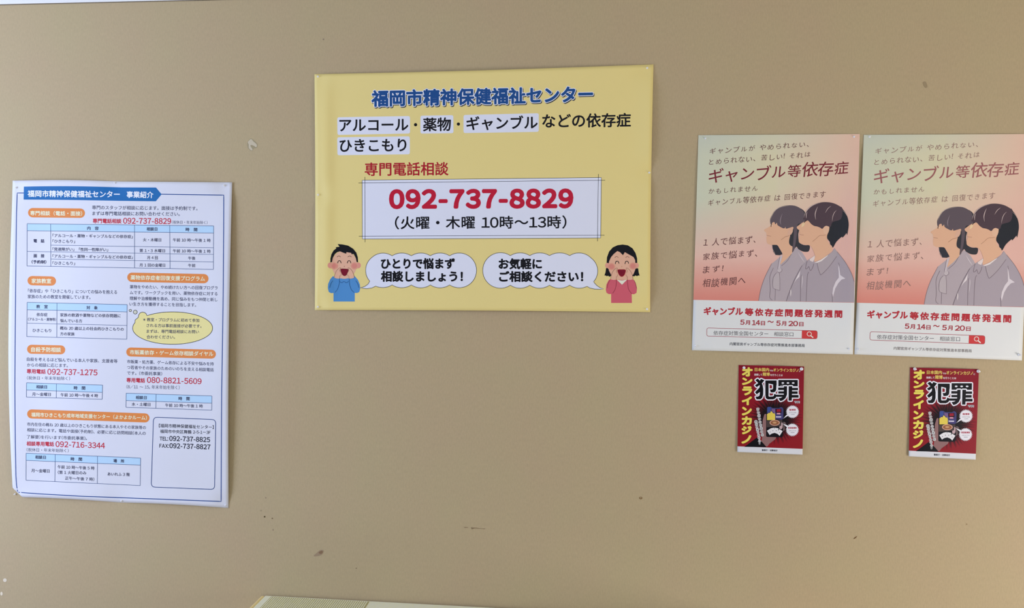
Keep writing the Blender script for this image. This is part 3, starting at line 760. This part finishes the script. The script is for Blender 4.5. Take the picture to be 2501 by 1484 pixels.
    for q in (((300,805),(272,965)), ((322,966),(330,990),(300,1018),(268,1008)), ((258,1020),(225,1060),(206,1120),(205,1200),(225,1236),(300,1258)), ((292,1022),(300,1120),(300,1258)),
              ((215,955),(180,1030),(165,1100),(172,1250),(165,1350),(200,1390)), ((240,1240),(236,1390)), ((190,900),(100,1080),(45,1240),(15,1398)), ((322,930),(400,860),(455,770))):
        bw.line(E_(*q), 0.8, LNC, 5, smooth=4)
    bw.line(E_((545,745),(590,820),(635,885)), 2.2, (188, 178, 186), 5, smooth=3, taper=True); bw.done()
    g = p.part('man_drawing', label='printed profile of a man with short dark hair and grey shirt')
    SM = (155, 145, 155)
    g.poly(E_((1035,690),(1070,740),(1180,880),(1262,1030),(1298,1140),(1300,1418),(388,1404),(430,1280),(500,1110),(600,925),(680,850),(770,790),(765,880),(850,850),(1000,745)), SM, 7); g.done()
    hb = p.part('hair', g)
    hb.poly(E_((1100,140),(1150,175),(1190,230),(1216,300),(1225,380),(1215,460),(1204,515),(1196,490),(1170,520),(1140,552),(1132,538),(1060,605),(1015,682),(1000,660),(978,640),(970,605),(938,560),(935,500),(960,420),(930,300)), (40, 42, 48), 8, smooth=3)
    hb.done()
    sk = p.part('skin', g)
    sk.poly(E_((690,320),(640,330),(600,350),(560,380),(528,405),(532,425),(545,440),(568,455),(560,480),(562,500),(572,515),(562,535),(556,548),(553,590),(560,615),(590,635),(640,645),(705,655),(740,700),(768,770),(775,800),(762,868),(850,840),(930,790),(1008,705),(975,645),(940,590),(935,520),(962,450),(955,380),(860,330),(760,290)), SKC, 9, smooth=2)
    sk.poly(E_((880,432),(900,402),(930,390),(956,402),(964,435),(955,475),(930,500),(905,505),(885,480)), (206, 168, 144), 11)
    sk.line(E_((565,505),(590,512),(622,514)), 0.7, (150, 100, 88), 11, smooth=2)
    sk.line(E_((740,602),(780,570),(830,525),(880,520),(918,512)), 0.8, (156, 112, 92), 11, smooth=3)
    sk.poly(E_((600,360),(640,345),(625,390),(590,412)), (222, 186, 150), 10); sk.done()
    hf2 = p.part('fringe', g)
    hf2.poly(E_((615,305),(625,260),(650,200),(690,155),(760,105),(850,78),(940,74),(1020,88),(1090,120),(1140,170),(1120,300),(1010,340),(985,400),(955,400),(920,392),(895,405),(870,432),(840,415),(800,400),(760,392),(720,365),(690,330),(668,318),(650,330),(640,310)), (74, 60, 68), 10, smooth=3)
    for q, w_ in ((((808,135),(785,190),(774,245),(782,308)), 1.9), (((988,125),(945,160),(910,218)), 1.2), (((1066,178),(1032,215),(1010,270),(1000,332)), 1.3), (((668,205),(655,240),(656,292)), 1.6),
                  (((622,285),(640,225),(690,155),(760,108),(850,80)), 1.5), (((1140,180),(1180,220),(1200,260)), 0.8)):
        hf2.line(E_(*q), w_, (182, 164, 162), 11, smooth=4, taper=True)
    hf2.line(E_((628,352),(636,335),(655,322)), 1.4, (40, 34, 38), 12, smooth=2); hf2.done()
    cl = p.part('shirt_collar', g)
    cl.poly(E_((700,838),(772,788),(768,830),(745,875),(705,860)), (206, 192, 192), 9)
    cl.poly(E_((765,885),(850,846),(950,780),(930,815),(870,862),(800,888)), (212, 200, 200), 9)
    cl.poly(E_((800,888),(860,865),(1005,742),(1035,692),(1066,750),(1060,800),(1000,890),(940,965),(855,1045),(835,1025),(815,960)), (158, 148, 156), 10)
    for q in (((800,888),(815,960),(838,1030),(858,1045),(940,965),(1000,890),(1064,800)), ((668,862),(650,930),(648,968),(668,962),(690,935)), ((690,935),(712,992),(742,950),(755,900)), ((600,925),(500,1110),(430,1280),(388,1404))):
        cl.line(E_(*q), 0.9, LNC, 11, smooth=4)
    cl.poly(E_((1082,905),(1098,960),(1112,1052),(1180,1098),(1130,1112),(1085,1160),(1045,1230),(1025,1300),(1014,1345),(1004,1300),(1015,1225),(1050,1140),(1092,1085),(1090,1000)), (200, 192, 200), 10)
    cl.poly(E_((576,990),(562,1075),(520,1115),(486,1165),(520,1095)), (204, 196, 202), 10)
    cl.line(E_((598,1050),(604,1110),(592,1240)), 1.4, (198, 190, 198), 10, smooth=3, taper=True); cl.line(E_((445,1230),(448,1285),(445,1338)), 2.2, (206, 198, 200), 10, smooth=3, taper=True)
    for q in (((590,1050),(580,1120),(576,1404)), ((690,1010),(668,1080),(655,1406)), ((1000,1300),(1006,1418)), ((1088,885),(1100,930)), ((1070,740),(1180,880),(1262,1030),(1298,1140))):
        cl.line(E_(*q), 0.8, LNC, 11, smooth=3)
    cl.done()
    return p
def h_pk(a, b):
    def f_(u, v):
        return 0.0012 + 0.0045*math.exp(-((1-u)/0.08)**2)*math.sin(math.pi*v)*a + 0.0025*math.exp(-(u/0.08)**2)*math.sin(math.pi*v)*b + 0.0018*math.exp(-((1-v)/0.06)**2)*math.sin(math.pi*u) + 0.0008*(1-math.cos(2*math.pi*u))*math.sin(math.pi*v)
    return f_
P3 = couple_poster('couple_poster', [(1706, 330), (2100, 327), (2083, 865), (1690, 855)],
                   'pink poster of a couple in profile, hung next to the yellow poster, dark crisp lettering', [(1722, 339), (2085, 333), (1699, 845), (2074, 854)], h_pk(1.9, 0.6))
P4 = couple_poster('couple_poster', [(2110, 329), (2519, 327), (2496, 880), (2087, 865)],
                   'pink poster of a couple in profile, cut off by the picture edge, faded lettering', [(2123, 334), (2504, 333), (2096, 855), (2486, 866)], h_pk(0.6, 1.0), model=P3, fade=0.36)

LIGHT[:] = [0.90, 0.87, 0.90]
# ================================================================== 4. two small red leaflets (same print)
S = Crop(1790, 880, 6.184); S2 = Crop(1800, 890, 13.49); S3 = Crop(1835, 985, 11.87)
def red_leaflet(name, quad, label, pins, hf, model=None):
    def ray(u, v):
        dx, dy = (u - 0.57)*0.148, (v - 0.60)*0.21
        r = math.hypot(dx, dy); a = math.atan2(dy, dx)
        k = 0.5 + 0.5*math.sin(a*46 + math.sin(a*7)*2)
        t = (r - 0.022 - 0.016*k)/0.026
        red = mix((134, 18, 34), (140, 22, 30), v)
        return mix((12, 8, 12), red, t)
    p = Poster(name, quad, (0.148, 0.210), 0.0042, hf, label, 'leaflet', 'red casino leaflets', pins=pins, model=model, base=(214, 212, 212))
    g = p.part('picture_ground', label='crimson printed ground with dark burst')
    # fine grid so that the printed rays come out
    n, mm = 60, 84; uvs = []; cs = []; fs = []
    top = p.mpx(S((80, 88))[0]); 
    for j in range(mm+1):
        for i in range(n+1):
            u = i/n; vb = (1293 + (1330-1293)*u - 88 - 8*u)/(1300.0+28*u)
            v = j/mm*0.933; uvs.append((u, v)); cs.append(col(ray(u, v)))
    for j in range(mm):
        for i in range(n):
            a = j*(n+1)+i; fs.append((a, a+n+1, a+n+2, a+1))
    g.add(uvs, fs, lift_of(0), cs); g.done()
    YE = (232, 210, 92); GO = (214, 186, 92); OFF = (222, 204, 200)
    t = p.part('title_lettering', label='yellow vertical title lettering')
    def vch(ch, x0, y0, x1, y1, rgb, r, lv, cr=S):
        vs, fs_, _ = glyph(ch); a0 = min(v[0] for v in vs); a1 = max(v[0] for v in vs); b0 = min(v[1] for v in vs); b1_ = max(v[1] for v in vs)
        X0, X1, Y0, Y1 = cr.x(x0)+r, cr.x(x1)-r, cr.y(y0)+r, cr.y(y1)-r
        return [(X0+(X1-X0)*(v[0]-a0)/(a1-a0), Y1-(Y1-Y0)*(v[1]-b0)/(b1_-b0)) for v in vs], fs_
    for ch, x0, y0, x1, y1 in (('オ', 134, 100, 300, 242), ('ン', 134, 255, 298, 370), ('ラ', 140, 390, 294, 527), ('イ', 132, 540, 290, 676), ('ン', 132, 696, 288, 830), ('カ', 130, 840, 288, 972), ('ジ', 128, 985, 285, 1114), ('ノ', 126, 1125, 282, 1256)):
        vs, fs_ = vch(ch, x0, y0, x1, y1, YE, 1.7, 2)
        t.shape(vs, fs_, (90, 20, 20), 1, 1.75, 8, 0.7, 0.5); t.shape(vs, fs_, YE, 3, 1.65, 8)
    t.done()
    t = p.part('heading_lettering', label='gold and white heading lettering')
    for st, x0, x1, ya, yb, rgb, em, bo in (('日本国内', 330, 545, 162, 164, GO, 56, .04), ('では', 555, 607, 164, 165, OFF, 28, .03), ('オンラインカジノ', 612, 990, 166, 174, GO, 56, .04), ('に', 1000, 1022, 174, 174, OFF, 28, .03),
                                            ('接続して', 322, 442, 228, 230, OFF, 34, .03), ('賭博', 450, 556, 231, 233, GO, 56, .04), ('を行うことは', 565, 752, 234, 237, OFF, 34, .03)):
        t.text(st, S.x(x0), S.y(ya), S.x(x1), S.y(yb), rgb, em=em/S.k, bold=bo, level=2, copies=5)
    t.done()
    # the two big characters, drawn stroke by stroke
    han = [[(605,510),(685,460),(800,575),(730,640)], [(790,468),(905,515),(820,620),(650,742),(590,682),(710,600)],
           [(700,575),(800,570),(845,680),(865,800),(862,980),(830,1090),(770,1142),(645,1142),(610,1055),(700,1052),(745,1010),(757,900),(650,977),(595,907),(740,760),(752,690)],
           [(935,520),(1305,520),(1305,680),(1040,620),(1040,1040),(1062,1055),(1180,1050),(1212,1030),(1228,962),(1322,1000),(1300,1060),(1260,1110),(1190,1145),(1010,1145),(950,1100),(935,1000)],
           [(1190,520),(1305,520),(1292,830),(1262,890),(1200,912),(1112,912),(1085,820),(1160,817),(1188,790)], [(1040,520),(1305,520),(1200,622),(1040,622)]]
    zai = [[(1365,505),(2002,505),(2002,712),(1365,712)],
           [(1545,712),(1647,712),(1647,985),(1600,1100),(1520,1172),(1430,1202),(1365,1112),(1455,1088),(1500,1060),(1540,1000)],
           [(1358,755),(1560,755),(1560,836),(1358,836)], [(1362,880),(1560,880),(1560,952),(1362,952)], [(1290,990),(1560,990),(1552,1062),(1310,1062)],
           [(1705,712),(1820,712),(1805,1186),(1700,1186)], [(1790,765),(2010,765),(2010,842),(1790,842)], [(1790,880),(1998,880),(1998,962),(1790,962)], [(1790,1000),(2028,1000),(2030,1086),(1790,1086)]]
    t = p.part('big_lettering', label='huge black characters outlined in white')
    for pl in han + zai:
        q = S2(*pl); tri = [tuple(x) for x in tessellate_polygon([[Vector((a, b, 0)) for a, b in q]])]
        t.shape(q, tri, (236, 228, 230), 3, 2.75, 12)
    for pl in han + zai:
        q = S2(*pl); tri = [tuple(x) for x in tessellate_polygon([[Vector((a, b, 0)) for a, b in q]])]
        t.shape(q, tri, (8, 8, 12), 5)
    for cx in (1510, 1680, 1852): t.poly(S2(*ell(cx, 605, 44, 26, 14)), (236, 228, 230), 6)
    for rgb, bo, lv in (((236, 228, 230), 0.16, 7), ((16, 14, 18), 0.03, 9)):
        t.text('です!', S.x(928), S.y(642), S.x(1008), S.y(644), rgb, em=34/S.k, bold=bo, level=lv, copies=8)
    t.done()
    # hand holding the telephone
    g = p.part('hand_drawing', label='printed hand in a black sleeve holding a telephone')
    g.poly(S3((300,1100),(320,900),(325,650),(330,480),(375,320),(400,298),(440,310),(450,960),(720,975),(700,1030),(600,1105),(520,1165),(470,1240),(430,1245)), (142, 104, 100), 2)
    g.poly(S3((900,530),(960,530),(1000,560),(1005,600),(960,640),(975,700),(970,770),(925,800),(900,760)), (104, 86, 84), 1)
    g.poly(S3((-200,1254),(160,985),(300,1100),(440,1262)), (10, 10, 14), 2)
    g.done()
    ph = p.part('telephone_drawing', g, 'printed telephone showing a casino table')
    ph.poly(rrect(*S3((432,100),(930,110),(915,975),(428,968)), 4), (12, 10, 16), 3)
    ph.poly(S3((455,130),(480,92),(560,95),(620,130),(800,130),(860,100),(910,120),(930,160),(925,440),(880,470),(455,420)), None or (66, 62, 108), 4)
    ph.poly(S3((470,110),(560,100),(560,220),(470,260)), (58, 78, 140), 5)
    ph.poly(S3((590,150),(690,160),(700,300),(600,220)), (118, 88, 128), 5)
    ph.poly(S3((455,480),(455,300),(485,300),(495,270),(545,275),(570,215),(612,255),(640,290),(670,275),(692,330),(690,475)), (222, 196, 80), 6)
    ph.poly(S3((440,495),(900,480),(905,650),(440,690)), (72, 60, 56), 4)
    ph.poly(S3(*ell(678, 556, 148, 84, 28)), (214, 160, 136), 7); ph.poly(S3(*ell(678, 556, 124, 66, 28)), (146, 92, 60), 8); ph.poly(S3(*ell(675, 552, 58, 30, 18)), (196, 148, 104), 9)
    ph.poly(S3((700,155),(870,150),(875,270),(700,265)), (30, 8, 20), 5); ph.poly(S3((735,165),(850,160),(855,240),(730,245)), (150, 24, 44), 6)
    ph.poly(S3((745,272),(838,272),(845,312),(740,310)), (222, 150, 158), 6); ph.poly(S3((710,372),(868,372),(862,402),(716,402)), (226, 216, 226), 6); ph.poly(S3((705,435),(720,405),(860,405),(878,440)), (70, 60, 110), 6)
    for k, (cx, cy, a) in enumerate(((545, 830, -32), (625, 790, -12), (720, 790, 10), (815, 840, 32))):
        c_, s2 = math.cos(math.radians(a)), math.sin(math.radians(a))
        ph.poly(S3(*[(cx + x*c_ - y*s2, cy + x*s2 + y*c_) for x, y in ((-56,-84),(56,-84),(56,76),(-56,76))]), (226, 220, 218), 7+k)
        ph.poly(S3(*ell(cx, cy-4, 10, 12, 8)), (40, 36, 40), 12)
    ph.poly(S3((540,905),(600,870),(680,850),(760,880),(800,915),(800,960),(540,960)), (12, 10, 16), 12)
    ph.poly(S3((870,560),(895,545),(912,580),(905,700),(870,750),(815,720),(815,660),(865,640)), (190, 158, 158), 12)
    ph.done()
    # slanting columns of white lettering
    t = p.part('slanted_lettering', label='white edged lettering running down')
    for st, xa, ya, xb, yb, em in (('甘い誘いの言葉には', 190, 165, 318, 905, 66), ('絶対に乗りません！', 135, 525, 255, 1150, 66)):
        n = len(st)
        for rgb, bo, lv in (((232, 226, 222), 0.30, 3), ((40, 32, 34), 0.0, 5)):
            for k, ch in enumerate(st):
                cx = xa + (xb-xa)*k/(n-1); cy = ya + (yb-ya)*k/(n-1)
                vs, fs_, _ = glyph(ch)
                out = [(cx + (x-0.5)*em + (0.38-y)*0.0, cy + (0.38-y)*em) for x, y in vs]
                t.shape(S3(*out), fs_, rgb, lv, bo*em/S3.k, 8)
    t.done()
    for cx, cy, tail, l1, l2, l3 in ((1195, 238, ((925,438),(1030,315),(1075,345)), '賭博罪', '50万円以下の罰金', '又は科料'), (1190, 762, ((910,580),(1075,640),(1040,700)), '常習賭博罪', '3年以下の', '拘禁刑')):
        b_ = p.part('burst_bubble', g, 'white spiky bubble')
        pts = []
        for k in range(52):
            r = 196 if k % 2 == 0 else 158
            pts.append((cx + r*math.cos(2*math.pi*k/52), cy + r*math.sin(2*math.pi*k/52)))
        b_.poly(S3(*pts), (228, 222, 224), 13); b_.poly(S3(*tail), (228, 222, 224), 13)
        b_.text(l1, S3.x(cx-(95 if len(l1) == 3 else 120)), S3.y(cy-30), S3.x(cx+(95 if len(l1) == 3 else 120)), S3.y(cy-30), (168, 40, 62), em=56/S3.k, bold=0.03, level=14)
        b_.text(l2, S3.x(cx-105), S3.y(cy+40), S3.x(cx+110), S3.y(cy+40), (96, 90, 96), em=32/S3.k, level=14)
        b_.text(l3, S3.x(cx-50), S3.y(cy+92), S3.x(cx+60), S3.y(cy+92), (96, 90, 96), em=32/S3.k, level=14)
        b_.done()
    t = p.part('footer_lettering')
    t.text('警察庁・消費者庁', S.x(438), S.y(1366), S.x(675), S.y(1373), (60, 60, 66), em=30/S.k, bold=0.02, level=1); t.done()
    return p
def h_sm(u, v): return 0.0009 + 0.0016*math.sin(math.pi*u) + 0.0035*v*v*(0.6+0.4*u)
P5 = red_leaflet('casino_leaflet', [(1804, 891), (1964, 894.5), (1960, 1110), (1801, 1103.5)], 'small red leaflet with yellow vertical title, below the whole pink couple poster', [(1817, 898), (1957, 901)], h_sm)
P6 = red_leaflet('casino_leaflet', [(2222.5, 897), (2391, 901), (2383, 1122), (2219.5, 1114)], 'small red leaflet with yellow vertical title, below the cut off pink couple poster', [(2234, 901), (2388, 906)], h_sm, model=P5)

# ================================================================== 5. thumbtacks
M_tack = mat('tack_plastic', (232, 232, 226), 0.10, 0.8)
def tack(poster, px, py, r, label, tall=1.0):
    u, v = poster.px2uv(px, py); base = poster.P(u, v, 0.0003)
    d = poster.h(u, v) + 0.0003
    prof = [(0.0, 0), (r*0.9, 0), (r, 0.0006), (r*0.85, 0.0016*tall), (r*0.45, 0.0024*tall), (r*0.4, 0.0042*tall), (r*0.62, 0.0052*tall), (r*0.55, 0.0062*tall), (0.0, 0.0066*tall)]
    n = 16; vs = []; fs = []
    for k, (rad, z) in enumerate(prof):
        for i in range(n):
            a = 2*math.pi*i/n; vs.append((rad*math.cos(a), -z, rad*math.sin(a)))
    for k in range(len(prof)-1):
        for i in range(n):
            a = k*n+i; b = k*n+(i+1) % n; fs.append((a, b, b+n, a+n))
    o = link_mesh('thumbtack', vs, fs, M_tack, None, Vector((0,0,0)), None, True)
    o.location = base
    tag(o, label, 'thumbtack', 'clear thumbtacks in the posters')
WI, WY, WP, WQ = 'the white information poster', 'the yellow poster', 'the pink poster with crisp lettering', 'the pink poster with faded lettering'
for p, px, py, r, lb, tl in ((P1, 40, 458, 2.6, 'upper left corner of ' + WI, .6), (P1, 548, 453, 2.6, 'upper right corner of ' + WI, .8), (P1, 281, 446, 2.2, 'middle of the top edge of ' + WI, .5),
                         (P1, 37, 1206, 2.2, 'lower left corner of ' + WI, .6), (P1, 297, 1222.5, 2.2, 'middle of the bottom edge of ' + WI, .5), (P1, 551, 1233, 1.8, 'lower right corner of ' + WI, .4),
                         (P2, 777, 187, 2.6, 'upper left corner of ' + WY, .7), (P2, 1581, 166, 2.4, 'upper right corner of ' + WY, .7), (P2, 777.5, 475.5, 2.6, 'middle of the left edge of ' + WY, .7),
                         (P2, 1586, 421.5, 2.4, 'middle of the right edge of ' + WY, .7), (P2, 777, 749, 2.6, 'lower left corner of ' + WY, .7), (P2, 1580.5, 754.5, 2.6, 'lower right corner of ' + WY, .7),
                         (P3, 1723, 338, 2.2, 'upper left corner of ' + WP, .6), (P3, 2086, 334, 2.4, 'upper right corner of ' + WP, .7), (P3, 1699, 844, 2.4, 'lower left corner of ' + WP, .6), (P3, 2074, 852, 2.4, 'lower right corner of ' + WP, .6),
                         (P4, 2124, 334, 2.4, 'upper left corner of ' + WQ, .6), (P4, 2096, 852, 2.6, 'lower left corner of ' + WQ, 1), (P4, 2489, 866, 3.2, 'lower right corner of ' + WQ, 1.2),
                         (P5, 1817, 897.5, 3.4, 'upper left corner of the leaflet below ' + WP, 1), (P5, 1957.5, 900.5, 4.0, 'upper right corner of the leaflet below ' + WP, 1),
                         (P6, 2234, 900.5, 3.6, 'upper left corner of the leaflet below ' + WQ, 1), (P6, 2389, 906, 3.8, 'upper right corner of the leaflet below ' + WQ, 1)):
    tack(p, px, py, r*0.00105, 'clear thumbtack, ' + lb, tl)

LIGHT[:] = [0.64, 0.66, 0.76]
# ================================================================== 6. cabinet against the wall, its top just in view
zt = 1.6 - 0.917*0.889
a = wall_at(640, 1450.5); zt = a.z; X0 = a.x
X1 = X0 + 1.25; DEP = 0.42
M_top = mat('cabinet_top', (226, 222, 184), 0.5, 0.4)
nt = M_top.node_tree
nz_ = nt.nodes.new('ShaderNodeTexNoise'); nz_.inputs['Scale'].default_value = 140; tc = nt.nodes.new('ShaderNodeTexCoord'); nt.links.new(tc.outputs['Object'], nz_.inputs['Vector'])
mx = nt.nodes.new('ShaderNodeMix'); mx.data_type = 'RGBA'; mx.inputs['A'].default_value = (*col((204, 204, 168)), 1); mx.inputs['B'].default_value = (*col((240, 236, 200)), 1)
nt.links.new(nz_.outputs['Fac'], mx.inputs['Factor']); nt.links.new(mx.outputs['Result'], nt.nodes['Principled BSDF'].inputs['Base Color'])
M_edge = mat('cabinet_edge', (206, 180, 132), 0.5, 0.35); M_body = mat('cabinet_body', (190, 176, 140), 0.55, 0.3); M_metal = mat('brushed_metal', (180, 180, 178), 0.3, 0.6)
org = Vector(((X0+X1)/2, -DEP/2, 0))
cab = bpy.data.objects.new('cabinet', None); C.objects.link(cab); cab.location = org
tag(cab, 'pale cabinet against the wall below the posters, only its ribbed top showing', 'cabinet')
bevel_box('body', (X0+0.012, -DEP+0.012, 0.05), (X1-0.012, -0.006, zt-0.022), M_body, cab, org, 0.003)
bevel_box('plinth', (X0+0.03, -DEP+0.04, 0.0), (X1-0.03, -0.02, 0.05), M_edge, cab, org, 0.002)
bevel_box('top', (X0+0.011, -DEP, zt-0.022), (X1, -0.005, zt), M_top, cab, org, 0.0025)
bevel_box('edge_strip', (X0, -DEP, zt-0.024), (X0+0.0105, -0.004, zt-0.001), M_edge, cab, org, 0.004)
for k in range(2):
    xa = X0 + 0.016 + k*(X1-X0-0.032)/2; xb = xa + (X1-X0-0.032)/2 - 0.004
    dv, df = box((xa, -DEP-0.004, 0.07), (xb, -DEP+0.012, zt-0.03))
    dr = link_mesh('door', dv, df, M_body, cab, org); dr.modifiers.new('bevel', 'BEVEL').width = 0.002
    hx = xb - 0.03 if k == 0 else xa + 0.03
    hv, hf_ = box((hx-0.005, -DEP-0.03, 0.42), (hx+0.005, -DEP-0.004, 0.54)); link_mesh('handle', hv, hf_, M_metal, dr, org).modifiers.new('bevel', 'BEVEL').width = 0.003
rx0 = wall_at(668, 1457).x; rx1 = wall_at(903, 1468).x
bevel_box('rib_gap_shade', (rx0-0.002, -DEP+0.03, zt-0.001), (rx1+0.002, -0.010, zt+0.0003), mat('rib_gap_shade', (150, 146, 104), 0.6, 0.2), cab, org, 0)  # darker strip: shade of the gaps between the ribs put into its colour
vs = []; fs = []; n = 46; st = (rx1-rx0)/n
for i in range(n):
    x = rx0 + i*st; b = len(vs)
    for y in (-DEP+0.03, -0.012):
        for xx, zz in ((0, 0.0001), (st*0.22, 0.0016), (st*0.5, 0.0016), (st*0.72, 0.0001)): vs.append((x+xx, y, zt+zz))
    for k in range(3): fs.append((b+k, b+k+1, b+k+5, b+k+4))
    fs.append((b, b+3, b+2, b+1)); fs.append((b+4, b+5, b+6, b+7))
rb = link_mesh('ribs', vs, fs, M_top, cab, org); rb['kind'] = 'stuff'; rb['label'] = 'fine raised ribs'
